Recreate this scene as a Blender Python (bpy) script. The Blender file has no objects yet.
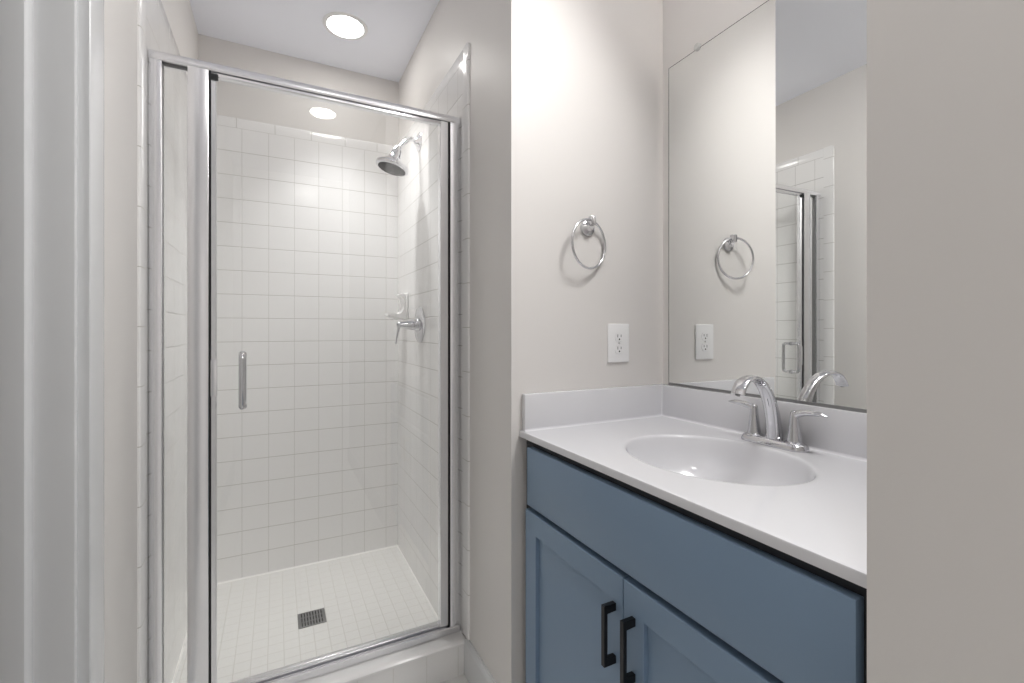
import bpy, bmesh, math
from mathutils import Vector, Matrix

# ------------------------------------------------------------------ camera, world, lights, exposure
scene = bpy.context.scene
COL = scene.collection
PI = math.pi

cam_data = bpy.data.cameras.new('camera')
cam = bpy.data.objects.new('camera', cam_data)
COL.objects.link(cam)
cam.location = (0.0, 0.0, 1.203)
cam.rotation_euler = (PI / 2, 0.0, math.radians(-27.07))
cam_data.sensor_width = 36.0
cam_data.lens = 462.0 / 1024.0 * 36.0
cam_data.shift_y = -11.7 / 1024.0
cam_data.clip_start = 0.02
cam_data.clip_end = 30.0
scene.camera = cam

world = bpy.data.worlds.new('world')
scene.world = world
world.use_nodes = True
world.node_tree.nodes['Background'].inputs[0].default_value = (0.9, 0.95, 1.0, 1.0)
world.node_tree.nodes['Background'].inputs[1].default_value = 0.1

DOWNLIGHT_EMISSION = 12.0 
DOWNLIGHT_WATTS = 1.4    # beam of each recessed light
DOWNLIGHT_SPREAD = 78.0   # degrees
#           # the glowing diffusers of the recessed ceiling lights


def area(name, loc, rot, sx, sy, power, color):
    d = bpy.data.lights.new(name, 'AREA')
    d.shape = 'RECTANGLE'
    d.size, d.size_y = sx, sy
    d.energy = power
    d.color = color
    o = bpy.data.objects.new(name, d)
    COL.objects.link(o)
    o.location = loc
    o.rotation_euler = rot
    return o


# the ceiling light of the vanity alcove
vl = area('vanity_light', (0.95, 0.48, 2.50), (0, math.radians(42), 0), 0.40, 0.34, 6.6, (1.0, 0.99, 0.98))
area('rear_fill', (0.1415, -1.29, 1.28), (PI / 2, 0, 0), 0.915, 2.55, 0.6, (0.96, 0.98, 1.0))  # soft fill added behind the camera; the wall there has no opening
vl.data.spread = math.radians(140)

vs = scene.view_settings
vs.view_transform = 'Standard'
vs.look = 'None'
vs.gamma = 1.0
vs.use_curve_mapping = False
vs.exposure = 1.38
cy = scene.cycles
cy.max_bounces = 14
cy.diffuse_bounces = 8
cy.glossy_bounces = 8
cy.transmission_bounces = 8
cy.transparent_max_bounces = 16
cy.caustics_reflective = False
cy.caustics_refractive = False
cy.sample_clamp_indirect = 4.0


# ------------------------------------------------------------------ materials
def lin(c):
    c /= 255.0
    return c / 12.92 if c <= 0.04045 else ((c + 0.055) / 1.055) ** 2.4


def rgb(r, g, b):
    return (lin(r), lin(g), lin(b), 1.0)


def mat(name, color, rough=0.5, metal=0.0, spec=0.5, bump=0.0, bump_scale=60.0, vary=0.0, coat=0.0):
    m = bpy.data.materials.new(name)
    m.use_nodes = True
    nt = m.node_tree
    b = nt.nodes['Principled BSDF']
    b.inputs['Base Color'].default_value = color
    b.inputs['Roughness'].default_value = rough
    b.inputs['Metallic'].default_value = metal
    b.inputs['Specular IOR Level'].default_value = spec
    b.inputs['Coat Weight'].default_value = coat
    b.inputs['Coat Roughness'].default_value = 0.08
    if bump or vary:
        tc = nt.nodes.new('ShaderNodeTexCoord')
        n = nt.nodes.new('ShaderNodeTexNoise')
        n.inputs['Scale'].default_value = bump_scale
        n.inputs['Detail'].default_value = 4.0
        nt.links.new(tc.outputs['Object'], n.inputs['Vector'])
        if bump:
            bp = nt.nodes.new('ShaderNodeBump')
            bp.inputs['Strength'].default_value = bump
            bp.inputs['Distance'].default_value = 0.002
            nt.links.new(n.outputs['Fac'], bp.inputs['Height'])
            nt.links.new(bp.outputs['Normal'], b.inputs['Normal'])
        if vary:
            n2 = nt.nodes.new('ShaderNodeTexNoise')
            n2.inputs['Scale'].default_value = 2.5
            nt.links.new(tc.outputs['Object'], n2.inputs['Vector'])
            mx = nt.nodes.new('ShaderNodeMix')
            mx.data_type = 'RGBA'
            mx.inputs['A'].default_value = color
            mx.inputs['B'].default_value = tuple(c * (1 - vary) for c in color[:3]) + (1,)
            nt.links.new(n2.outputs['Fac'], mx.inputs['Factor'])
            nt.links.new(mx.outputs['Result'], b.inputs['Base Color'])
    return m


def tile_mat(name, axes, pitches, offsets, grout_w, tile, grout, rough=0.12, wav=0.10, face=None):
    """square ceramic tiles laid on a grid of object coordinates, grouted"""
    m = bpy.data.materials.new(name)
    m.use_nodes = True
    nt = m.node_tree
    L = nt.links
    b = nt.nodes['Principled BSDF']
    tc = nt.nodes.new('ShaderNodeTexCoord')
    sp = nt.nodes.new('ShaderNodeSeparateXYZ')
    L.new(tc.outputs['Object'], sp.inputs[0])

    def math_(op, a, b_=None, clamp=False):
        n = nt.nodes.new('ShaderNodeMath')
        n.operation = op
        n.use_clamp = clamp
        for i, v in enumerate((a, b_)):
            if v is None:
                continue
            if isinstance(v, (int, float)):
                n.inputs[i].default_value = v
            else:
                L.new(v, n.inputs[i])
        return n.outputs[0]

    dist = None
    for ax, p, o in zip(axes, pitches, offsets):
        wf = 0.6 if ax != 2 else 1.0    # level joints read a little wider than upright ones
        t = math_('DIVIDE', math_('SUBTRACT', sp.outputs[ax], o), p)
        fr = math_('FRACT', t)
        d = math_('MULTIPLY', math_('MINIMUM', fr, math_('SUBTRACT', 1.0, fr)), p)
        d = math_('DIVIDE', d, wf) if len(axes) > 1 and 2 in axes else d
        dist = d if dist is None else math_('MINIMUM', dist, d)
    # 0 in the joint, 1 on the tile
    mr = nt.nodes.new('ShaderNodeMapRange')
    mr.interpolation_type = 'SMOOTHSTEP'
    mr.inputs['From Min'].default_value = grout_w * 0.35
    mr.inputs['From Max'].default_value = grout_w * 0.75
    L.new(dist, mr.inputs['Value'])
    mh = nt.nodes.new('ShaderNodeMapRange')
    mh.interpolation_type = 'SMOOTHSTEP'
    mh.inputs['From Min'].default_value = grout_w * 0.3
    mh.inputs['From Max'].default_value = grout_w * 0.5 + 0.0025
    L.new(dist, mh.inputs['Value'])
    mx = nt.nodes.new('ShaderNodeMix')
    mx.data_type = 'RGBA'
    mx.inputs['A'].default_value = grout
    mx.inputs['B'].default_value = tile
    L.new(mr.outputs[0], mx.inputs['Factor'])
    L.new(mx.outputs['Result'], b.inputs['Base Color'])
    rr = nt.nodes.new('ShaderNodeMapRange')
    rr.inputs['To Min'].default_value = 0.8
    rr.inputs['To Max'].default_value = rough
    L.new(mr.outputs[0], rr.inputs['Value'])
    L.new(rr.outputs[0], b.inputs['Roughness'])
    nz = nt.nodes.new('ShaderNodeTexNoise')
    nz.inputs['Scale'].default_value = 9.0
    nz.inputs['Detail'].default_value = 1.0
    L.new(tc.outputs['Object'], nz.inputs['Vector'])
    b1 = nt.nodes.new('ShaderNodeBump')
    b1.inputs['Strength'].default_value = wav
    b1.inputs['Distance'].default_value = 0.01
    L.new(nz.outputs['Fac'], b1.inputs['Height'])
    b2 = nt.nodes.new('ShaderNodeBump')
    b2.inputs['Strength'].default_value = 0.32
    b2.inputs['Distance'].default_value = 0.0012
    L.new(mh.outputs[0], b2.inputs['Height'])
    L.new(b1.outputs['Normal'], b2.inputs['Normal'])
    L.new(b2.outputs['Normal'], b.inputs['Normal'])
    return m


def glass_mat(name, tint, ior=1.5):
    """clear sheet glass: light goes straight through, both faces reflect by angle"""
    m = bpy.data.materials.new(name)
    m.use_nodes = True
    nt = m.node_tree
    nt.nodes.remove(nt.nodes['Principled BSDF'])
    out = nt.nodes['Material Output']
    tr = nt.nodes.new('ShaderNodeBsdfTransparent')
    tr.inputs['Color'].default_value = tint
    gl = nt.nodes.new('ShaderNodeBsdfGlossy')
    gl.inputs['Roughness'].default_value = 0.0
    # reflectance by viewing angle, the same on both faces of the sheet
    ge = nt.nodes.new('ShaderNodeNewGeometry')
    dt = nt.nodes.new('ShaderNodeVectorMath')
    dt.operation = 'DOT_PRODUCT'
    nt.links.new(ge.outputs['Incoming'], dt.inputs[0])
    nt.links.new(ge.outputs['Normal'], dt.inputs[1])

    def step(op, a, b_):
        n = nt.nodes.new('ShaderNodeMath')
        n.operation = op
        for i, v in enumerate((a, b_)):
            if v is None:
                continue
            if isinstance(v, (int, float)):
                n.inputs[i].default_value = v
            else:
                nt.links.new(v, n.inputs[i])
        return n.outputs[0]

    f0 = ((ior - 1) / (ior + 1)) ** 2
    c = step('SUBTRACT', 1.0, step('ABSOLUTE', dt.outputs['Value'], None))
    fr = step('ADD', step('MULTIPLY', step('POWER', c, 5.0), 1 - f0), f0)
    mx = nt.nodes.new('ShaderNodeMixShader')
    nt.links.new(fr, mx.inputs[0])
    nt.links.new(tr.outputs[0], mx.inputs[1])
    nt.links.new(gl.outputs[0], mx.inputs[2])
    nt.links.new(mx.outputs[0], out.inputs['Surface'])
    return m


def emit_mat(name, color, strength):
    m = bpy.data.materials.new(name)
    m.use_nodes = True
    nt = m.node_tree
    b = nt.nodes['Principled BSDF']
    b.inputs['Base Color'].default_value = (0.8, 0.8, 0.8, 1)
    b.inputs['Emission Color'].default_value = color
    b.inputs['Emission Strength'].default_value = strength
    return m


TILE = rgb(238, 237, 236)
GROUT = rgb(190, 188, 182)
M = {
    'paint': mat('greige_wall_paint', rgb(224, 221, 218), 0.45, spec=0.3, bump=0.04, bump_scale=220),
    'ceiling': mat('ceiling_paint', rgb(243, 245, 252), 0.7, spec=0.2, bump=0.04, bump_scale=200),
    'trim': mat('white_trim_paint', rgb(213, 214, 215), 0.22, bump=0.03, bump_scale=30),
    'wood_floor': tile_mat('floor_tile', (0, 1), (0.30, 0.30), (0.1, 0.05), 0.003, rgb(226, 225, 222), rgb(190, 188, 184), 0.35, 0.03),
    'tile_back': tile_mat('tile_back', (0, 2), (0.1122, 0.1122), (0.081, 0.024), 0.0022, TILE, GROUT),
    'tile_side': tile_mat('tile_side', (1, 2), (0.1122, 0.1122), (2.492, 0.024), 0.0024, TILE, rgb(172, 170, 165)),
    'bullnose_x': tile_mat('bullnose_x', (0,), (0.162,), (-0.004,), 0.0022, TILE, GROUT),
    'bullnose_y': tile_mat('bullnose_y', (1,), (0.162,), (2.50,), 0.0022, TILE, GROUT),
    'bullnose_z': tile_mat('bullnose_z', (2,), (0.155,), (0.126,), 0.0022, TILE, GROUT),
    'mosaic': tile_mat('mosaic', (0, 1), (0.0525, 0.0525), (0.079, 2.002), 0.0030, rgb(230, 229, 226), rgb(206, 204, 199), 0.25, 0.03),
    'curb_face': tile_mat('curb_face', (0,), (0.1122,), (0.452,), 0.0018, TILE, rgb(216, 214, 210)),
    'ceramic': mat('white_ceramic', TILE, 0.10),
    'caulk': mat('white_caulk', rgb(240, 239, 236), 0.4),
    'chrome': mat('polished_chrome', (0.66, 0.66, 0.68, 1), 0.05, 1.0),
    'silver': mat('bright_anodised_aluminium', (0.86, 0.86, 0.88, 1), 0.24, 1.0, bump=0.02, bump_scale=40),
    'rubber': mat('black_gasket', rgb(38, 38, 40), 0.6),
    'seal': mat('grey_vinyl_seal', rgb(120, 120, 120), 0.35),
    'steel': mat('brushed_steel_grate', (0.30, 0.30, 0.30, 1), 0.38, 1.0),
    'dark': mat('dark_hollow', rgb(30, 30, 30), 0.7),
    'glass': glass_mat('shower_glass', (0.985, 0.989, 0.987, 1)),
    'mirror': mat('mirror_silvering', (0.90, 0.91, 0.90, 1), 0.0, 1.0),
    'clip': mat('clear_plastic_clip', rgb(210, 210, 208), 0.15),
    'blue': mat('slate_blue_cabinet_paint', rgb(127, 149, 172), 0.38, spec=0.35, bump=0.03, bump_scale=90),
    'inner': mat('shade_toned_reveal', rgb(48, 50, 55), 0.6),  # shade of the gaps around the fronts, put into the face frame colour
    'black': mat('matte_black_metal', rgb(24, 25, 28), 0.35, 0.3),
    'marble': mat('white_cultured_marble', rgb(221, 221, 224), 0.14, coat=0.15),
    'plastic': mat('white_plastic', rgb(240, 240, 240), 0.25),
    'slot': mat('socket_slot_black', rgb(25, 25, 25), 0.6),
    'lamp': emit_mat('lamp_diffuser', (1.0, 0.97, 0.93, 1), DOWNLIGHT_EMISSION),
    'lamp_trim': mat('lamp_trim_white', rgb(235, 235, 235), 0.4),
}


# ------------------------------------------------------------------ mesh helpers
def obj(name, bm, m, parent=None, smooth=True, angle=35):
    me = bpy.data.meshes.new(name)
    bmesh.ops.recalc_face_normals(bm, faces=bm.faces[:])
    if smooth:
        for f in bm.faces:
            f.smooth = True
        lim = math.radians(angle)
        for e in bm.edges:
            if len(e.link_faces) == 2 and e.calc_face_angle(0) > lim:
                e.smooth = False
    bm.to_mesh(me)
    bm.free()
    for mm in (m if isinstance(m, (list, tuple)) else [m]):
        me.materials.append(mm)
    o = bpy.data.objects.new(name, me)
    COL.objects.link(o)
    if parent is not None:
        o.parent = parent
        o.matrix_parent_inverse = world_of(parent).inverted()
    return o


def world_of(o):
    mw = Matrix.LocRotScale(o.location, o.rotation_euler, o.scale)
    if o.parent:
        return world_of(o.parent) @ o.matrix_parent_inverse @ mw
    return mw


def struct(name, bm, m, parent=None, **k):
    o = obj(name, bm, m, parent, **k)
    if parent is None:
        o['kind'] = 'structure'
    return o


def thing(name, label, cat, loc=(0, 0, 0), group=None):
    o = bpy.data.objects.new(name, None)
    o.empty_display_size = 0.05
    COL.objects.link(o)
    o.location = loc
    o['label'] = label
    o['category'] = cat
    if group:
        o['group'] = group
    return o


def box(bm, x0, x1, y0, y1, z0, z1, bev=0.0, seg=2, mi=0):
    r = bmesh.ops.create_cube(bm, size=1.0)
    vs_ = r['verts']
    for v in vs_:
        v.co = Vector((x0 if v.co.x < 0 else x1, y0 if v.co.y < 0 else y1, z0 if v.co.z < 0 else z1))
    fs = set(f for v in vs_ for f in v.link_faces)
    for f in fs:
        f.material_index = mi
    if bev:
        es = list(set(e for v in vs_ for e in v.link_edges))
        r = bmesh.ops.bevel(bm, geom=es, offset=bev, segments=seg, profile=0.5, affect='EDGES', clamp_overlap=True)
        for f in r['faces']:
            f.material_index = mi
    return bm


def B(*a, **k):
    return box(bmesh.new(), *a, **k)


def prism(bm, pts, axis, a, b):
    """pts: polygon in the two other axes; axis 2: (x,y), axis 0: (y,z), axis 1: (x,z)"""
    def P(p, t):
        if axis == 2:
            return (p[0], p[1], t)
        if axis == 0:
            return (t, p[0], p[1])
        return (p[0], t, p[1])
    lo = [bm.verts.new(P(p, a)) for p in pts]
    hi = [bm.verts.new(P(p, b)) for p in pts]
    bm.faces.new(lo)
    bm.faces.new(hi)
    n = len(pts)
    for i in range(n):
        bm.faces.new((lo[i], lo[(i + 1) % n], hi[(i + 1) % n], hi[i]))
    return bm


def frame_of(d):
    d = Vector(d).normalized()
    u = d.orthogonal().normalized()
    return u, d.cross(u).normalized()


def lathe(bm, prof, origin, axis, n=40, cap=True):
    """prof: (radius, distance along axis)"""
    origin = Vector(origin)
    ax = Vector(axis).normalized()
    u, w = frame_of(ax)
    rings = []
    for r, t in prof:
        if r < 1e-6:
            rings.append([bm.verts.new(origin + ax * t)])
        else:
            rings.append([bm.verts.new(origin + ax * t + (u * math.cos(2 * PI * k / n) + w * math.sin(2 * PI * k / n)) * r) for k in range(n)])
    for A, C in zip(rings, rings[1:]):
        for k in range(n):
            j = (k + 1) % n
            if len(A) == 1 and len(C) == 1:
                continue
            if len(A) == 1:
                bm.faces.new((A[0], C[k], C[j]))
            elif len(C) == 1:
                bm.faces.new((A[k], A[j], C[0]))
            else:
                bm.faces.new((A[k], A[j], C[j], C[k]))
    if cap:
        for R in (rings[0], rings[-1]):
            if len(R) > 2:
                bm.faces.new(R)
    return bm


def tube(bm, pts, radii, n=16, side=None, closed=False):
    """swept tube; radii: one value, or per point (a, b): a along `side`, b across it"""
    pts = [Vector(p) for p in pts]
    N = len(pts)
    if not isinstance(radii, (list, tuple)):
        radii = [radii] * N
    prev = None
    rings = []
    for i, p in enumerate(pts):
        if closed:
            d = pts[(i + 1) % N] - pts[i - 1]
        else:
            d = pts[min(i + 1, N - 1)] - pts[max(i - 1, 0)]
        d.normalize()
        if side is not None:
            s = Vector(side)
            s = (s - d * s.dot(d)).normalized()
        elif prev is None:
            s = d.orthogonal().normalized()
        else:
            s = (prev - d * prev.dot(d)).normalized()
        prev = s
        t = d.cross(s)
        ra, rb = radii[i] if isinstance(radii[i], (list, tuple)) else (radii[i], radii[i])
        rings.append([bm.verts.new(p + s * (ra * math.cos(2 * PI * k / n)) + t * (rb * math.sin(2 * PI * k / n))) for k in range(n)])
    pairs = list(zip(rings, rings[1:]))
    if closed:
        pairs.append((rings[-1], rings[0]))
    for A, C in pairs:
        for k in range(n):
            j = (k + 1) % n
            bm.faces.new((A[k], A[j], C[j], C[k]))
    if not closed:
        bm.faces.new(rings[0])
        bm.faces.new(rings[-1])
    return bm


def smooth_path(ctrl, n):
    """Catmull-Rom through tuples of any length"""
    out = []
    c = [ctrl[0]] + list(ctrl) + [ctrl[-1]]
    for i in range(1, len(c) - 2):
        for k in range(n):
            t = k / n
            a, b_, d, e = c[i - 1], c[i], c[i + 1], c[i + 2]
            out.append(tuple(0.5 * (2 * q + (r - p) * t + (2 * p - 5 * q + 4 * r - s) * t * t + (3 * q - p - 3 * r + s) * t ** 3)
                             for p, q, r, s in zip(a, b_, d, e)))
    out.append(tuple(ctrl[-1]))
    return out


# ------------------------------------------------------------------ the room shell
HC = 2.56                      # ceiling
XL, XR = -0.317, 0.600         # painted faces of the two long walls
YT = 1.178                     # wall with the towel ring
XM = 1.184                     # wall behind the mirror
YB = 2.540                     # back wall
YN = 0.285                     # near end of the vanity alcove
YR = -1.30                     # wall behind the camera

struct('floor', B(-1.65, 1.295, YR - .12, 2.66, -0.10, 0.0), M['wood_floor'])
struct('ceiling', B(-1.65, 1.295, YR - .12, 2.66, HC, HC + 0.10), M['ceiling'])
wall_back = struct('wall_back', B(-0.445, 1.295, YB, 2.66, 0, HC), M['paint'])
bm = prism(bmesh.new(), [(YR, 0), (0.351, 0), (0.351, 2.07), (1.092, 2.07), (1.092, 0), (YB, 0), (YB, HC), (YR, HC)], 0, -0.445, XL)
wall_left = struct('wall_left', bm, M['paint'])
bm = prism(bmesh.new(), [(XR, YT), (1.295, YT), (1.295, 1.295), (0.72, 1.295), (0.72, YB), (XR, YB)], 2, 0, HC)
wall_right = struct('wall_right', bm, M['paint'])
struct('wall_mirror_side', B(XM, 1.295, YN, YT, 0, HC), M['paint'])
bm = prism(bmesh.new(), [(XR, YN), (1.295, YN), (1.295, 0.165), (0.72, 0.165), (0.72, YR), (XR, YR)], 2, 0, HC)
struct('wall_near', bm, M['paint'])
struct('wall_front', B(-0.445, 0.72, YR - .12, YR, 0, HC), M['paint'])

# door frame in the left wall
JB = [(-0.3160, 1.092), (-0.3150, 1.0885), (-0.3147, 1.0840), (-0.3150, 1.0800), (-0.3165, 1.0775), (-0.3180, 1.0770), (-0.3700, 1.0770), (-0.3696, 1.0735),
      (-0.3694, 1.0690), (-0.3696, 1.0645), (-0.3702, 1.0600), (-0.3712, 1.0565), (-0.3730, 1.0540), (-0.3750, 1.0535), (-0.4080, 1.0535), (-0.4080, 1.0770), (-0.445, 1.0770), (-0.445, 1.092)]
bm = bmesh.new()
prism(bm, JB, 2, 0.0, 2.07)
prism(bm, [(x, 1.443 - y) for x, y in JB], 2, 0.0, 2.07)
box(bm, -0.445, -0.315, 0.366, 1.077, 2.055, 2.07)
struct('trim_1', bm, M['trim'])
CS = [(XL, 1.0920), (-0.3005, 1.0920), (-0.2990, 1.0935), (-0.2985, 1.100), (-0.2985, 1.160), (-0.3000, 1.172), (-0.3040, 1.178), (XL, 1.180)]
bm = bmesh.new()
prism(bm, CS, 2, 0.0, 2.16)
prism(bm, [(x, 1.443 - y) for x, y in CS], 2, 0.0, 2.16)
box(bm, XL, -0.299, 0.351, 1.092, 2.062, 2.16)
struct('trim_2', bm, M['trim'])
# the unlit hall beyond the open doorway in the left wall
bm = prism(bmesh.new(), [(-0.445, -0.60), (-1.55, -0.60), (-1.55, 2.10), (-0.445, 2.10), (-0.445, 2.20), (-1.65, 2.20), (-1.65, -0.70), (-0.445, -0.70)], 2, 0, HC)
struct('wall_hall', bm, M['paint'])

# baseboards
bm = prism(bmesh.new(), [(XR, 0.0), (XR - 0.015, 0.0), (XR - 0.015, 0.108), (XR - 0.012, 0.118), (XR - 0.007, 0.122), (XR - 0.006, 0.127), (XR, 0.127)], 1, YT, 1.514)
struct('baseboard_right', bm, M['trim'])
bm = bmesh.new()
for y0, y1 in ((1.181, 1.514), (YR, 0.262)):
    prism(bm, [(XL, 0.0), (XL + 0.015, 0.0), (XL + 0.015, 0.108), (XL + 0.012, 0.118), (XL + 0.007, 0.122), (XL + 0.006, 0.127), (XL, 0.127)], 1, y0, y1)
struct('baseboard_left', bm, M['trim'])
bm = prism(bmesh.new(), [(XR, 0.0), (XR - 0.015, 0.0), (XR - 0.015, 0.108), (XR - 0.006, 0.127), (XR, 0.127)], 1, YR, YN)
struct('baseboard_near', bm, M['trim'])

# ------------------------------------------------------------------ shower: tiled walls, floor, curb
TK = 0.008
TT, TB = 2.205, 2.156          # top of the tile, foot of its bullnose row
TF = 1.547                     # front end of the field tile, bullnose strip in front of it
SF = 0.023                     # shower floor
obj('tile_panel', B(XL + TK, XR - TK, YB - TK, YB, SF, TB), M['tile_back'], wall_back)
bm = prism(bmesh.new(), [(YB, TB), (YB - TK, TB), (YB - TK, TT - 0.006), (YB - TK + 0.002, TT - 0.002), (YB - 0.002, TT), (YB, TT)], 0, XL + TK, XR - TK)
obj('bullnose_row', bm, M['bullnose_x'], wall_back)


def side_tiles(wall, x0, s):
    """s: +1 tiles grow towards +x"""
    X = lambda d: x0 + s * d
    a, b = sorted((X(0), X(TK)))
    obj('tile_panel', B(a, b, TF, YB, SF, TB), M['tile_side'], wall)
    pr = prism(bmesh.new(), [(X(0), TB), (X(TK), TB), (X(TK), TT - 0.006), (X(TK - 0.002), TT - 0.002), (X(0.002), TT), (X(0), TT)], 1, TF, YB)
    obj('bullnose_row', pr, M['bullnose_y'], wall)
    y0 = TF - 0.052
    pr = prism(bmesh.new(), [(X(0), y0), (X(0.003), y0), (X(0.0065), y0 + 0.003), (X(TK), y0 + 0.009), (X(TK), TF), (X(0), TF)], 2, 0.127, TB)
    # the corner piece at the top is rounded on both edges
    prism(pr, [(TF, TB), (y0, TB), (y0, TT - 0.012), (y0 + 0.004, TT - 0.004), (y0 + 0.012, TT), (TF, TT)], 0, *sorted((X(0), X(0.0065))))
    obj('bullnose_edge', pr, M['bullnose_z'], wall)


side_tiles(wall_left, XL, 1)
side_tiles(wall_right, XR, -1)

XA, XB = XL + TK, XR - TK      # tile faces left and right
floor_sh = struct('floor_shower', B(XA, XB, 1.62, YB - TK, 0.0005, SF), M['mosaic'])
bm = bmesh.new()
q = 0.006
prism(bm, [(YB - TK, SF), (YB - TK, SF + q), (YB - TK - q * .7, SF + q * .3), (YB - TK - q, SF)], 0, XA, XB)
for x, s in ((XA, 1), (XB, -1)):
    prism(bm, [(x, SF), (x, SF + q), (x + s * q * .7, SF + q * .3), (x + s * q, SF)], 1, 1.625, YB - TK)
obj('caulk_bead', bm, M['caulk'], floor_sh)
bm = B(XL + .001, XR - .001, 1.5145, 1.622, 0.0005, 0.112)
curb = struct('trim_3', bm, M['curb_face'])
CT = 0.118
bm = prism(bmesh.new(), [(1.622, 0.108), (1.6245, 0.110), (1.6245, CT - 0.006), (1.620, CT - 0.001), (1.522, CT), (1.515, CT - 0.002),
                         (1.5105, CT - 0.007), (1.510, CT - 0.014), (1.5145, CT - 0.016), (1.5145, 0.108)], 0, XA, XB)
obj('curb_cap', bm, M['ceramic'], curb)

# ------------------------------------------------------------------ shower enclosure
YF = 1.563
HT, HB = 1.969, 1.942
enc = thing('shower_enclosure', 'silver framed glass shower enclosure with hinged door and narrow fixed pane', 'shower enclosure', (0.14, YF, CT))
# header: hollow channel
bm = prism(bmesh.new(), [(YF, HB), (YF - 0.001, HB + 0.002), (YF - 0.001, HT - 0.010), (YF + 0.003, HT - 0.003), (YF + 0.009, HT), (YF + 0.035, HT),
                         (YF + 0.042, HT - 0.006), (YF + 0.042, HB), (YF + 0.032, HB), (YF + 0.032, HB + 0.012), (YF + 0.010, HB + 0.012), (YF + 0.010, HB)], 0, XA + .001, XB - .001)
obj('header_rail', bm, M['silver'], enc)
SILL0, SILL1 = CT, CT + 0.026
bm = prism(bmesh.new(), [(YF + 0.002, SILL0), (YF + 0.002, SILL0 + 0.020), (YF + 0.005, SILL0 + 0.024), (YF + 0.013, SILL0 + 0.0245), (YF + 0.014, SILL0 + 0.016),
                         (YF + 0.018, SILL0 + 0.016), (YF + 0.019, SILL1 + 0.004), (YF + 0.032, SILL1 + 0.006), (YF + 0.038, SILL1), (YF + 0.042, SILL0)], 0, XA + .001, XB - .001)
obj('sill_track', bm, M['silver'], enc)


def upright(name, x0, x1, y0, y1, m='silver', par=enc, groove=False):
    bm = bmesh.new()
    r = 0.0018
    w = x1 - x0
    pts = [(x0, y1), (x0, y0 + r), (x0 + r * .3, y0 + r * .3), (x0 + r, y0)]
    if groove:
        pts += [(x0 + w * .30, y0), (x0 + w * .34, y0 + 0.0012), (x0 + w * .66, y0 + 0.0012), (x0 + w * .70, y0)]
    pts += [(x1 - r, y0), (x1 - r * .3, y0 + r * .3), (x1, y0 + r), (x1, y1)]
    prism(bm, pts, 2, SILL1, HB)
    return obj(name, bm, M[m], par)


upright('wall_jamb', XA + .001, -0.279, YF + .001, YF + 0.040)
upright('wall_jamb', 0.553, XB - .0002, YF + .001, YF + 0.040)
fx = obj('fixed_pane', B(-0.281, -0.218, YF + 0.017, YF + 0.023, SILL1, HB), M['glass'], enc)
bm = bmesh.new()
for x0, x1 in ((-0.2795, -0.2782), (-0.2222, -0.2207)):
    box(bm, x0, x1, YF + 0.012, YF + 0.028, SILL1, HB)
box(bm, -0.2782, -0.2222, YF + 0.012, YF + 0.028, HB - 0.0025, HB)
obj('glazing_gasket', bm, M['seal'], fx)
upright('strike_post', -0.2205, -0.1705, YF - .001, YF + 0.040)

# the door: pane with slim stiles, hinged on the right
DB, DT = SILL1 + 0.010, HB - 0.0015
door = obj('door', B(-0.160, 0.520, YF + 0.016, YF + 0.022, DB, DT), M['glass'], enc)
door['label'] = 'clear glass hinged door with silver hinge stile'
bm = bmesh.new()
prism(bm, [(0.517, YF + 0.030), (0.517, YF + 0.005), (0.5185, YF + 0.003), (0.5445, YF + 0.003), (0.546, YF + 0.005), (0.546, YF + 0.030)], 2, DB, DT)
obj('hinge_stile', bm, M['silver'], door)
obj('hinge_gasket', B(0.5468, 0.5525, YF + 0.010, YF + 0.030, SILL1, HB), M['rubber'], enc)
bm = bmesh.new()
prism(bm, [(-0.1670, YF + 0.028), (-0.1670, YF + 0.010), (-0.165, YF + 0.008), (-0.1545, YF + 0.008), (-0.1525, YF + 0.010), (-0.1525, YF + 0.028)], 2, DB, DT)
obj('latch_stile', bm, M['silver'], door)
obj('strike_gasket', B(-0.1700, -0.1675, YF + 0.004, YF + 0.034, SILL1, HB), M['rubber'], enc)
bm = bmesh.new()
box(bm, -0.1525, 0.517, YF + 0.004, YF + 0.028, DT - 0.010, DT, 0.001)
obj('top_rail', bm, M['silver'], door)
bm = bmesh.new()
box(bm, -0.1525, 0.517, YF + 0.012, YF + 0.028, DB, DB + 0.010, 0.0015)
obj('bottom_sweep', bm, M['silver'], door)
bm = B(-0.1668, -0.1505, YF + 0.0055, YF + 0.014, 1.012, 1.116, 0.0012)
obj('latch_plate', bm, M['silver'], door)
bm = B(-0.1690, -0.1480, YF + 0.002, YF + 0.012, DT - 0.020, DT - 0.004, 0.001)
obj('top_catch', bm, M['rubber'], door)
# D handle outside, and the small washers on the glass
HX, HZ0, HZ1, HY = -0.0875, 0.968, 1.139, YF - 0.044
for nm, sg, face in (('handle', -1, YF + 0.016), ('inner_handle', 1, YF + 0.022)):
    yy = lambda d: face + sg * d
    c = [(HX, yy(0.0), HZ1 - 0.010), (HX, yy(0.020), HZ1 - 0.010), (HX, yy(0.030), HZ1 - 0.0105), (HX, yy(0.037), HZ1 - 0.0155), (HX, yy(0.040), HZ1 - 0.028),
         (HX, yy(0.040), 0.5 * (HZ0 + HZ1)), (HX, yy(0.040), HZ0 + 0.028), (HX, yy(0.037), HZ0 + 0.0155), (HX, yy(0.030), HZ0 + 0.0105), (HX, yy(0.020), HZ0 + 0.010), (HX, yy(0.0), HZ0 + 0.010)]
    obj(nm, tube(bmesh.new(), smooth_path(c, 6), 0.0078, 16), M['chrome'], door, angle=60)
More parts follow.
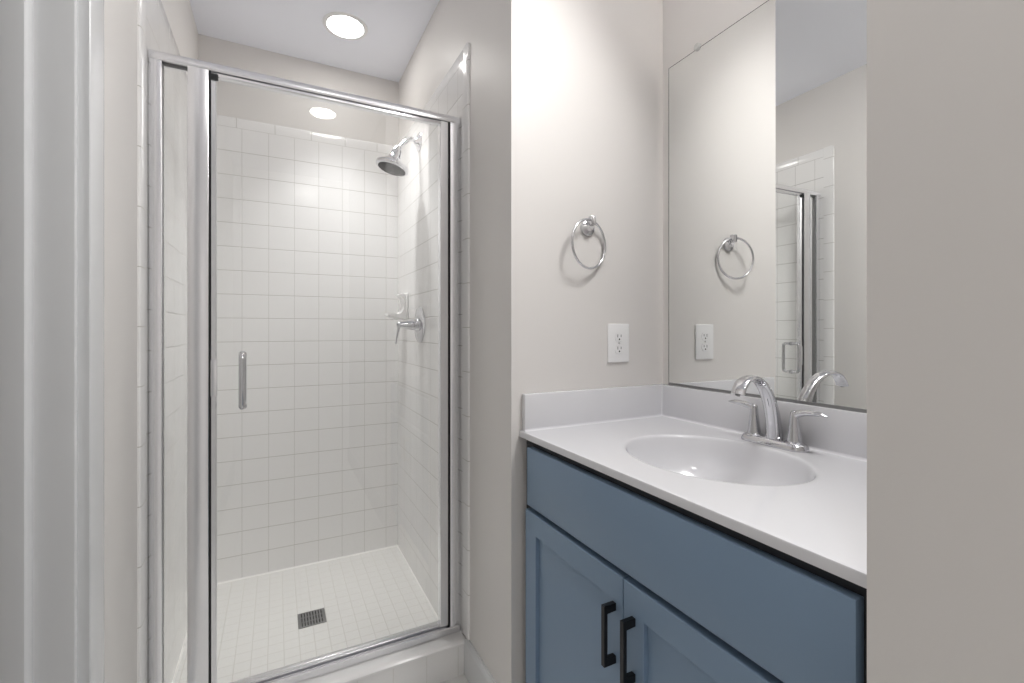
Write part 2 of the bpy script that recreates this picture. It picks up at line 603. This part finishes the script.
for z in (HZ0 + 0.010, HZ1 - 0.010):
    bm = lathe(bmesh.new(), [(0.011, 0), (0.011, 0.003), (0.008, 0.004)], (HX, YF + 0.0165, z), (0, -1, 0), 20)
    obj('handle_washer', bm, M['chrome'], door)
    bm = lathe(bmesh.new(), [(0.010, 0), (0.010, 0.004), (0.006, 0.007)], (HX, YF + 0.0215, z), (0, 1, 0), 20)
    obj('handle_washer', bm, M['chrome'], door)

# ------------------------------------------------------------------ things in the shower
SHY = 2.100
sh = thing('overhead_shower', 'chrome bell shaped shower head on a bent arm high on the tiled wall', 'shower head', (XB, SHY, 2.072))
bm = lathe(bmesh.new(), [(0.043, 0), (0.043, 0.003), (0.038, 0.008), (0.026, 0.013), (0.015, 0.022), (0.013, 0.026)], (XB, SHY, 2.072), (-1, 0, 0), 36)
obj('wall_flange', bm, M['chrome'], sh)
arm = smooth_path([(XB - 0.005, SHY, 2.072), (0.562, SHY, 2.078), (0.535, SHY, 2.070), (0.512, SHY, 2.045), (0.500, SHY, 2.030)], 8)
obj('arm', tube(bmesh.new(), arm, 0.0105, 18), M['chrome'], sh, angle=60)
n = Vector((0.26, 0, 0.966)).normalized()
c0 = Vector((0.466, SHY, 1.930))
pf = [(0.0, -0.004), (0.068, -0.003), (0.073, 0.0), (0.0755, 0.006), (0.074, 0.013), (0.066, 0.020), (0.050, 0.030), (0.036, 0.042), (0.028, 0.056), (0.0235, 0.072),
      (0.0215, 0.086), (0.019, 0.093), (0.014, 0.099), (0.0125, 0.108), (0.0, 0.110)]
hd = obj('head', lathe(bmesh.new(), pf, c0, n, 48), M['chrome'], sh)
bm = lathe(bmesh.new(), [(0.0, -0.0065), (0.058, -0.006), (0.062, -0.004), (0.062, -0.0025)], c0, n, 40)
u, w = frame_of(n)
for ring, cnt in ((0.018, 8), (0.034, 14), (0.050, 20)):
    for k in range(cnt):
        a = 2 * PI * k / cnt
        lathe(bm, [(0.0018, 0), (0.0015, -0.002)], c0 + n * -0.0055 + (u * math.cos(a) + w * math.sin(a)) * ring, n, 6)
obj('spray_face', bm, M['rubber'], hd)

SHY = 2.088
va = thing('shower_valve', 'chrome shower valve with round plate and drooping lever on the tiled wall', 'shower valve', (XB, SHY, 1.226))
bm = lathe(bmesh.new(), [(0.083, 0), (0.083, 0.003), (0.079, 0.007), (0.060, 0.011), (0.034, 0.013), (0.030, 0.018), (0.029, 0.026)], (XB, SHY, 1.226), (-1, 0, 0), 48)
obj('escutcheon', bm, M['chrome'], va)
bm = lathe(bmesh.new(), [(0.026, 0.024), (0.024, 0.040), (0.018, 0.070), (0.0135, 0.095), (0.0125, 0.103), (0.009, 0.108), (0.0, 0.109)], (XB, SHY, 1.226), (-1, 0, 0), 32)
lv = obj('lever_hub', bm, M['chrome'], va)
p = smooth_path([(0.498, SHY, 1.230), (0.494, SHY, 1.215), (0.489, SHY, 1.190), (0.484, SHY, 1.160), (0.480, SHY, 1.138)], 6)
rr = [(0.0105 - 0.006 * i / (len(p) - 1), 0.0075 - 0.0035 * i / (len(p) - 1)) for i in range(len(p))]
obj('lever', tube(bmesh.new(), p, rr, 14, side=(0, 1, 0)), M['chrome'], va, angle=60)

so = thing('soap_dish', 'white ceramic soap dish fixed to the shower wall above the valve', 'soap dish', (XB, 2.365, 1.255))
bm = B(XB - 0.010, XB - .0003, 2.300, 2.425, 1.255, 1.388, 0.004)
obj('back_plate', bm, M['ceramic'], so)
prof = [(XB - 0.008, 1.384), (XB - 0.034, 1.386), (XB - 0.038, 1.380), (XB - 0.030, 1.372), (XB - 0.018, 1.360), (XB - 0.013, 1.330), (XB - 0.018, 1.300),
        (XB - 0.034, 1.283), (XB - 0.060, 1.277), (XB - 0.082, 1.279), (XB - 0.092, 1.284), (XB - 0.095, 1.279), (XB - 0.088, 1.268), (XB - 0.060, 1.260), (XB - 0.008, 1.256)]
bm = prism(bmesh.new(), prof, 1, 2.312, 2.413)
bmesh.ops.bevel(bm, geom=[e for e in bm.edges if abs(e.verts[0].co.y - e.verts[1].co.y) < 1e-6], offset=0.003, segments=2, affect='EDGES')
obj('tray', bm, M['ceramic'], so, angle=50)

dr = thing('floor_drain', 'square slotted metal drain grate in the white mosaic shower floor', 'drain', (0.131, 2.0545, SF))
dx0, dx1, dy0, dy1 = 0.0795, 0.1825, 2.0025, 2.1065
bm = bmesh.new()
for a in ((dx0, dx1, dy0, dy0 + .006), (dx0, dx1, dy1 - .006, dy1), (dx0, dx0 + .006, dy0 + .006, dy1 - .006), (dx1 - .006, dx1, dy0 + .006, dy1 - .006)):
    box(bm, *a, SF + .0002, SF + 0.003, 0.0006)
obj('frame', bm, M['steel'], dr)
bm = bmesh.new()
for k in range(9):
    x = dx0 + 0.009 + k * (dx1 - dx0 - 0.018) / 8
    box(bm, x - .0032, x + .0032, dy0 + .006, dy1 - .006, SF + .0004, SF + 0.0026, 0.0006)
for y in (dy0 + .036, dy1 - .036):
    box(bm, dx0 + .006, dx1 - .006, y - .002, y + .002, SF + .0004, SF + 0.0022)
obj('grate', bm, M['steel'], dr)
obj('well', B(dx0 + .004, dx1 - .004, dy0 + .004, dy1 - .004, SF + .0001, SF + .0006), M['dark'], dr)


# ------------------------------------------------------------------ recessed ceiling lights
def beam(x, y, k):
    d = bpy.data.lights.new('downlight_beam', 'AREA')
    d.shape = 'DISK'
    d.size = 0.14
    d.energy = DOWNLIGHT_WATTS * k
    d.spread = math.radians(DOWNLIGHT_SPREAD)
    d.color = (1.0, 0.995, 0.99)
    o = bpy.data.objects.new('downlight_beam', d)
    COL.objects.link(o)
    o.location = (x, y, HC - 0.007)


def downlight(x, y, label, k=1.0):
    t = thing('recessed_light', label, 'ceiling light', (x, y, HC), 'recessed ceiling lights')
    ring = lathe(bmesh.new(), [(0.0955, 0.0), (0.094, -0.003), (0.086, -0.006), (0.078, -0.005), (0.076, -0.0005), (0.0955, 0.0)], (x, y, HC), (0, 0, 1), 56, cap=False)
    obj('trim_ring', ring, M['lamp_trim'], t)
    obj('diffuser', lathe(bmesh.new(), [(0.0745, -0.0006), (0.0745, -0.0022), (0.050, -0.0032), (0.0, -0.0036)], (x, y, HC), (0, 0, 1), 48), M['lamp'], t)
    beam(x, y, k)
    return t


downlight(0.277, 2.178, 'round recessed ceiling light above the shower stall')
downlight(0.262, 0.050, 'round recessed light in front of the shower, seen reflected in the door glass', 0.2)
beam(0.14, -0.85, 0.55)             # unseen fill beam added at the rear, without a fixture

# ------------------------------------------------------------------ vanity cabinet
CF = 0.626                    # face of doors and drawer front
FF = 0.646                    # face frame
CZ = 0.895                    # top of the cabinet
Y0, Y1 = 0.291, 1.171
vc = thing('vanity_cabinet', 'slate blue vanity cabinet with black pulls under the white sink top', 'vanity cabinet', (0.90, 0.73, 0.0))
bm = bmesh.new()
XK = XM - 0.002
box(bm, FF + .019, XK, Y0, Y0 + 0.016, 0.0005, CZ)               # sides
box(bm, FF + .019, XK, Y1 - 0.016, Y1, 0.0005, CZ)
box(bm, XK - 0.008, XK, Y0 + .016, Y1 - .016, 0.10, CZ)          # back
box(bm, FF + .019, XK - .008, Y0 + .016, Y1 - .016, 0.10, 0.116)   # deck
box(bm, FF + .06, FF + .075, Y0 + .016, Y1 - .016, 0.0005, 0.10)   # toe kick
obj('carcass', bm, M['blue'], vc, smooth=False)
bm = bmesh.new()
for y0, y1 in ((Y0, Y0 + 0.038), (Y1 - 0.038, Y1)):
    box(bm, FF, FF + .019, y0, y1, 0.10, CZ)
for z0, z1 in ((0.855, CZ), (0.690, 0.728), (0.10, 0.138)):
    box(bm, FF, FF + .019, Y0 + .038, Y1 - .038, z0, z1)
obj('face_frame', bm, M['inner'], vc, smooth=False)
obj('drawer_front', B(CF, FF - .0003, 0.309, 1.133, 0.714, 0.8745, 0.0016), M['blue'], vc)


def cab_door(y0, y1, hy):
    z0, z1 = 0.115, 0.699
    s = 0.0575
    bm = bmesh.new()
    outer = [(y0, z0), (y1, z0), (y1, z1), (y0, z1)]
    inner = [(y0 + s, z0 + s), (y1 - s, z0 + s), (y1 - s, z1 - s), (y0 + s, z1 - s)]
    e = 0.0014
    rows = []
    for x, o_, i_ in ((CF, e, e * .6), (FF - .0003, 0, 0)):
        rows.append(([bm.verts.new((x, y + (o_ if y == y0 else -o_), z + (o_ if z == z0 else -o_))) for y, z in outer],
                     [bm.verts.new((x, y + (-i_ if y == y0 + s else i_), z + (-i_ if z == z0 + s else i_))) for y, z in inner]))
    mid_o = [bm.verts.new((CF + e, y, z)) for y, z in outer]
    mid_i = [bm.verts.new((CF + e * .6, y, z)) for y, z in inner]
    (fo, fi), (bo, bi) = rows
    for k in range(4):
        j = (k + 1) % 4
        bm.faces.new((fo[k], fo[j], fi[j], fi[k]))
        bm.faces.new((bo[k], bo[j], bi[j], bi[k]))
        bm.faces.new((fo[k], fo[j], mid_o[j], mid_o[k]))
        bm.faces.new((mid_o[k], mid_o[j], bo[j], bo[k]))
        bm.faces.new((fi[k], fi[j], mid_i[j], mid_i[k]))
        bm.faces.new((mid_i[k], mid_i[j], bi[j], bi[k]))
    d = obj('door', bm, M['blue'], vc, smooth=False)
    obj('panel', B(CF + 0.0105, FF - .002, y0 + s - .004, y1 - s + .004, z0 + s - .004, z1 - s + .004), M['blue'], d, smooth=False)
    zt, zb = 0.639, 0.514
    hx = 0.595
    bm = bmesh.new()
    prism(bm, [(CF, zt), (hx, zt), (hx, zb), (CF, zb), (CF, zb + .016), (hx + .0075, zb + .016), (hx + .0075, zt - .016), (CF, zt - .016)], 1, hy - .0055, hy + .0055)
    bmesh.ops.bevel(bm, geom=bm.edges[:], offset=0.0008, segments=1, affect='EDGES')
    obj('handle', bm, M['black'], d, smooth=False)


cab_door(0.7325, 1.142, 0.757)
cab_door(0.309, 0.7295, 0.699)

# ------------------------------------------------------------------ sink top, moulded in one with its bowl
ZT = 0.913
vt = thing('sink_countertop', 'glossy white vanity top with moulded oval sink bowl', 'countertop', (0.90, 0.73, CZ))
cx, cyy, ax_, ay_ = 0.898, 0.743, 0.176, 0.211
tx0, tx1, ty0, ty1 = 0.625, XM - .0005, YN + .0005, YT - .0005
N = 120
angs = sorted(set([2 * PI * k / N for k in range(N)] + [math.atan2(y - cyy, x - cx) % (2 * PI) for x in (tx0, tx1) for y in (ty0, ty1)]))
bm = bmesh.new()


def rect_pt(a, ins):
    dx, dy = math.cos(a), math.sin(a)
    t = min(((tx1 if dx > 0 else tx0) - cx) / dx if abs(dx) > 1e-9 else 9e9, ((ty1 if dy > 0 else ty0) - cyy) / dy if abs(dy) > 1e-9 else 9e9)
    x, y = cx + dx * t, cyy + dy * t
    x = min(max(x, tx0 + ins), tx1)
    return x, y


def ell(a, s):
    dx, dy = math.cos(a), math.sin(a)
    r = 1 / math.sqrt((dx / ax_) ** 2 + (dy / ay_) ** 2)
    return cx + dx * r * s, cyy + dy * r * s


loops = []
loops.append([bm.verts.new((*rect_pt(a, 0), CZ + 0.0002)) for a in angs])
loops.append([bm.verts.new((*rect_pt(a, 0), ZT - 0.004)) for a in angs])
loops.append([bm.verts.new((*rect_pt(a, 0.0012), ZT - 0.0012)) for a in angs])
for ins in (0.004, 0.007, 0.012):
    loops.append([bm.verts.new((*rect_pt(a, ins), ZT)) for a in angs])
for s, dz in ((1.08, 0.0), (1.05, 0.0), (1.025, -0.0003), (1.008, -0.0015), (0.997, -0.0045), (0.988, -0.010), (0.975, -0.020), (0.955, -0.036), (0.92, -0.056), (0.86, -0.078),
              (0.76, -0.099), (0.62, -0.114), (0.44, -0.123), (0.24, -0.1275), (0.13, -0.129)):
    loops.append([bm.verts.new((*ell(a, s), ZT + dz)) for a in angs])
K = len(angs)
for A, C in zip(loops, loops[1:]):
    for k in range(K):
        j = (k + 1) % K
        bm.faces.new((A[k], A[j], C[j], C[k]))
bm.faces.new(loops[-1])
obj('counter', bm, M['marble'], vt, angle=40)
lathe_d = lathe(bmesh.new(), [(0.031, 0.0), (0.030, 0.003), (0.024, 0.0035), (0.020, 0.001), (0.019, 0.004), (0.0, 0.006)], (cx, cyy, ZT - 0.1295), (0, 0, 1), 32)
obj('sink_drain', lathe_d, M['chrome'], vt)
BS = 1.018
bm = B(tx0 + 0.008, tx1, YT - 0.020, YT - .0005, ZT - .001, BS, 0.003)
obj('side_splash', bm, M['marble'], vt)
bm = B(XM - 0.024, XM - .0005, ty0, YT - 0.0205, ZT - .001, BS, 0.003)
obj('back_splash', bm, M['marble'], vt)
# coved joint between deck and splashes
bm = bmesh.new()
q = 0.006
xs, ys = XM - 0.024, YT - 0.020
arc = [(q * (1 - math.sin(t)), q * (1 - math.cos(t))) for t in [PI / 2 * k / 4 for k in range(5)]]
prism(bm, [(xs, ZT)] + [(xs - a, ZT + b) for a, b in arc], 1, ty0, ys)
prism(bm, [(ys, ZT)] + [(ys - a, ZT + b) for a, b in arc], 0, tx0 + .008, xs)
prism(bm, [(xs, ys), (xs - .004, ys), (xs - .0012, ys - .0012), (xs, ys - .004)], 2, ZT, BS - .001)
obj('cove_joint', bm, M['marble'], vt, angle=80)

# ------------------------------------------------------------------ faucet
FX, FY = 1.118, 0.738
fa = thing('faucet', 'chrome two-handle arched faucet behind the sink bowl', 'faucet', (FX, FY, ZT))
bm = bmesh.new()
half, rad = 0.058, 0.027


def stad(s, z):
    out = []
    for k in range(48):
        a = 2 * PI * k / 48
        y = (half if math.sin(a) > 1e-6 else -half if math.sin(a) < -1e-6 else 0) + rad * s * math.sin(a)
        out.append(bm.verts.new((FX + rad * s * math.cos(a), FY + y, z)))
    return out


lp = [stad(s, ZT + z) for s, z in ((1.0, 0.0002), (1.0, 0.004), (0.97, 0.008), (0.90, 0.012), (0.78, 0.0155), (0.62, 0.0175))]
for A, C in zip(lp, lp[1:]):
    for k in range(48):
        j = (k + 1) % 48
        bm.faces.new((A[k], A[j], C[j], C[k]))
bm.faces.new(lp[0]); bm.faces.new(lp[-1])
obj('base_plate', bm, M['chrome'], fa)
# spout: (x, z, half width along y, half thickness)
sp = smooth_path([(1.122, 0.920, 0.0200, 0.0205), (1.120, 0.950, 0.0190, 0.0190), (1.113, 0.985, 0.0180, 0.0165), (1.100, 1.020, 0.0172, 0.0138), (1.082, 1.050, 0.0166, 0.0110),
                  (1.055, 1.075, 0.0164, 0.0086), (1.021, 1.087, 0.0166, 0.0070), (0.990, 1.083, 0.0170, 0.0064), (0.972, 1.069, 0.0174, 0.0062), (0.962, 1.051, 0.0176, 0.0064)], 7)
sw = math.radians(5.5)                      # the spout stands swivelled a little towards the near side
bm = tube(bmesh.new(), [(1.122 + (x - 1.122) * math.cos(sw), FY + (x - 1.122) * math.sin(sw), z) for x, z, a, b in sp], [(a, b) for x, z, a, b in sp], 28, side=(-math.sin(sw), math.cos(sw), 0))
spo = obj('spout', bm, M['chrome'], fa, angle=60)
obj('aerator', lathe(bmesh.new(), [(0.0058, 0), (0.0058, 0.003), (0.0045, 0.0035), (0.0, 0.003)], (1.122 - 0.1595 * math.cos(sw), FY - 0.1595 * math.sin(sw), 1.0515), (-0.45, 0, -0.89), 18), M['seal'], spo)
for s in (1, -1):
    y = FY + s * 0.0525
    pf = [(0.0235, 0.011), (0.0230, 0.0165), (0.0190, 0.0195), (0.0170, 0.0205), (0.0150, 0.030), (0.0120, 0.055), (0.0098, 0.074), (0.0094, 0.082), (0.0085, 0.090), (0.005, 0.0945), (0.0, 0.095)]
    vb = obj('valve_post', lathe(bmesh.new(), pf, (FX, y, ZT), (0, 0, 1), 32), M['chrome'], fa)
    c = [(0.0, 0.083, 0.0072, 0.0090), (0.012, 0.0890, 0.0082, 0.0085), (0.028, 0.0925, 0.0090, 0.0074), (0.046, 0.0940, 0.0088, 0.0062), (0.062, 0.0935, 0.0068, 0.0046), (0.076, 0.0915, 0.0022, 0.0016)]
    ph = smooth_path(c, 6)
    bm = tube(bmesh.new(), [(FX, y + s * d, ZT + z) for d, z, a, b in ph], [(a, b) for d, z, a, b in ph], 16, side=(1, 0, 0))
    obj('lever', bm, M['chrome'], vb, angle=60)

# ------------------------------------------------------------------ mirror
mr_ = thing('wall_mirror', 'large frameless wall mirror above the white backsplash', 'mirror', (XM, 0.73, 1.03))
# the sheet stands a little off the wall at its near end
MB = math.radians(1.2)
MF, MT = 1.146, 0.003                      # far edge, thickness
MLEN = 0.846


def mp(d, h):
    """plan point: d along the mirror from its far edge, h out from its back"""
    return (XM - .0008 - d * math.sin(MB) - h * math.cos(MB), MF - d * math.cos(MB) + h * math.sin(MB))


obj('mirror_glass', prism(bmesh.new(), [mp(0, 0), mp(MLEN, 0), mp(MLEN, MT), mp(0, MT)], 2, 1.0248, 2.083), M['mirror'], mr_, smooth=False)
e = 0.0018
bm = prism(bmesh.new(), [mp(-e, 0), mp(-.0001, 0), mp(-.0001, MT), mp(-e, MT)], 2, 1.0248, 2.083 + e)
prism(bm, [mp(0, 0), mp(MLEN, 0), mp(MLEN, MT), mp(0, MT)], 2, 2.0831, 2.083 + e)
obj('edge', bm, M['slot'], mr_, smooth=False)
bm = prism(bmesh.new(), [mp(0, 0), mp(MLEN, 0), mp(MLEN, MT + .003), mp(0, MT + .003)], 2, 1.0182, 1.0246)
prism(bm, [mp(0, MT + .0012), mp(MLEN, MT + .0012), mp(MLEN, MT + .003), mp(0, MT + .003)], 2, 1.0246, 1.0256)
obj('bottom_channel', bm, M['steel'], mr_, smooth=False)
bm = lathe(bmesh.new(), [(0.011, 0), (0.011, 0.0095), (0.009, 0.012), (0.004, 0.0125), (0.0035, 0.0115), (0.0, 0.0115)], (XM - .0005, 1.026, 2.090), (-1, 0, 0), 24)
obj('mirror_clip', bm, M['clip'], mr_)

# ------------------------------------------------------------------ towel ring
tr = thing('towel_ring', 'round chrome towel ring hanging on the wall above the outlet', 'towel ring', (0.865, YT, 1.520))
PX, PZ = 0.865, 1.520
bm = lathe(bmesh.new(), [(0.0255, 0), (0.0255, 0.004), (0.0235, 0.008), (0.017, 0.011), (0.012, 0.013), (0.0105, 0.020), (0.009, 0.023), (0.0, 0.0235)], (PX, YT, PZ), (0, -1, 0), 32)
obj('rosette_post', bm, M['chrome'], tr)
bm = bmesh.new()
box(bm, PX - .0085, PX + .0105, YT - 0.035, YT - 0.016, PZ + .004, PZ + .032, 0.003)
obj('ring_holder', bm, M['chrome'], tr)
al = math.radians(12)
R = 0.0745
rc = Vector((PX - 0.011, YT - 0.0255, PZ + 0.0205 - R))
dv = Vector((math.cos(al), math.sin(al), 0))
pts = [rc + dv * (R * math.cos(2 * PI * k / 72)) + Vector((0, 0, R * math.sin(2 * PI * k / 72))) for k in range(72)]
obj('ring', tube(bmesh.new(), pts, 0.0040, 12, closed=True), M['chrome'], tr, angle=80)

# ------------------------------------------------------------------ outlet
ou = thing('electrical_outlet', 'white duplex wall outlet below the towel ring beside the mirror', 'outlet', (0.987, YT, 1.160))
OX, OZ = 0.987, 1.160
obj('cover_plate', B(OX - .0435, OX + .0435, YT - .0065, YT - .0003, OZ - .0625, OZ + .0625, 0.003, 3), M['plastic'], ou)
for dz in (0.0195, -0.0195):
    bm = bmesh.new()
    pts = []
    for k in range(40):
        a = 2 * PI * k / 40
        pts.append((OX + 0.0175 * math.cos(a), OZ + dz + max(-0.0135, min(0.0135, 0.0175 * math.sin(a)))))
    prism(bm, pts, 1, YT - 0.0085, YT - 0.006)
    rec = obj('receptacle', bm, M['plastic'], ou, smooth=False)
    bm = bmesh.new()
    box(bm, OX - .0078, OX - .0058, YT - .0088, YT - .0080, OZ + dz - .001, OZ + dz + .0085)
    box(bm, OX + .0058, OX + .0078, YT - .0088, YT - .0080, OZ + dz + .0, OZ + dz + .0080)
    lathe(bm, [(0.0028, 0), (0.0028, 0.0008)], (OX, YT - .0080, OZ + dz - .0070), (0, -1, 0), 16)
    obj('socket_slots', bm, M['slot'], rec, smooth=False)
bm = lathe(bmesh.new(), [(0.0032, 0), (0.003, 0.001), (0.0, 0.0014)], (OX, YT - .0064, OZ), (0, -1, 0), 16)
obj('screw', bm, M['silver'], ou)
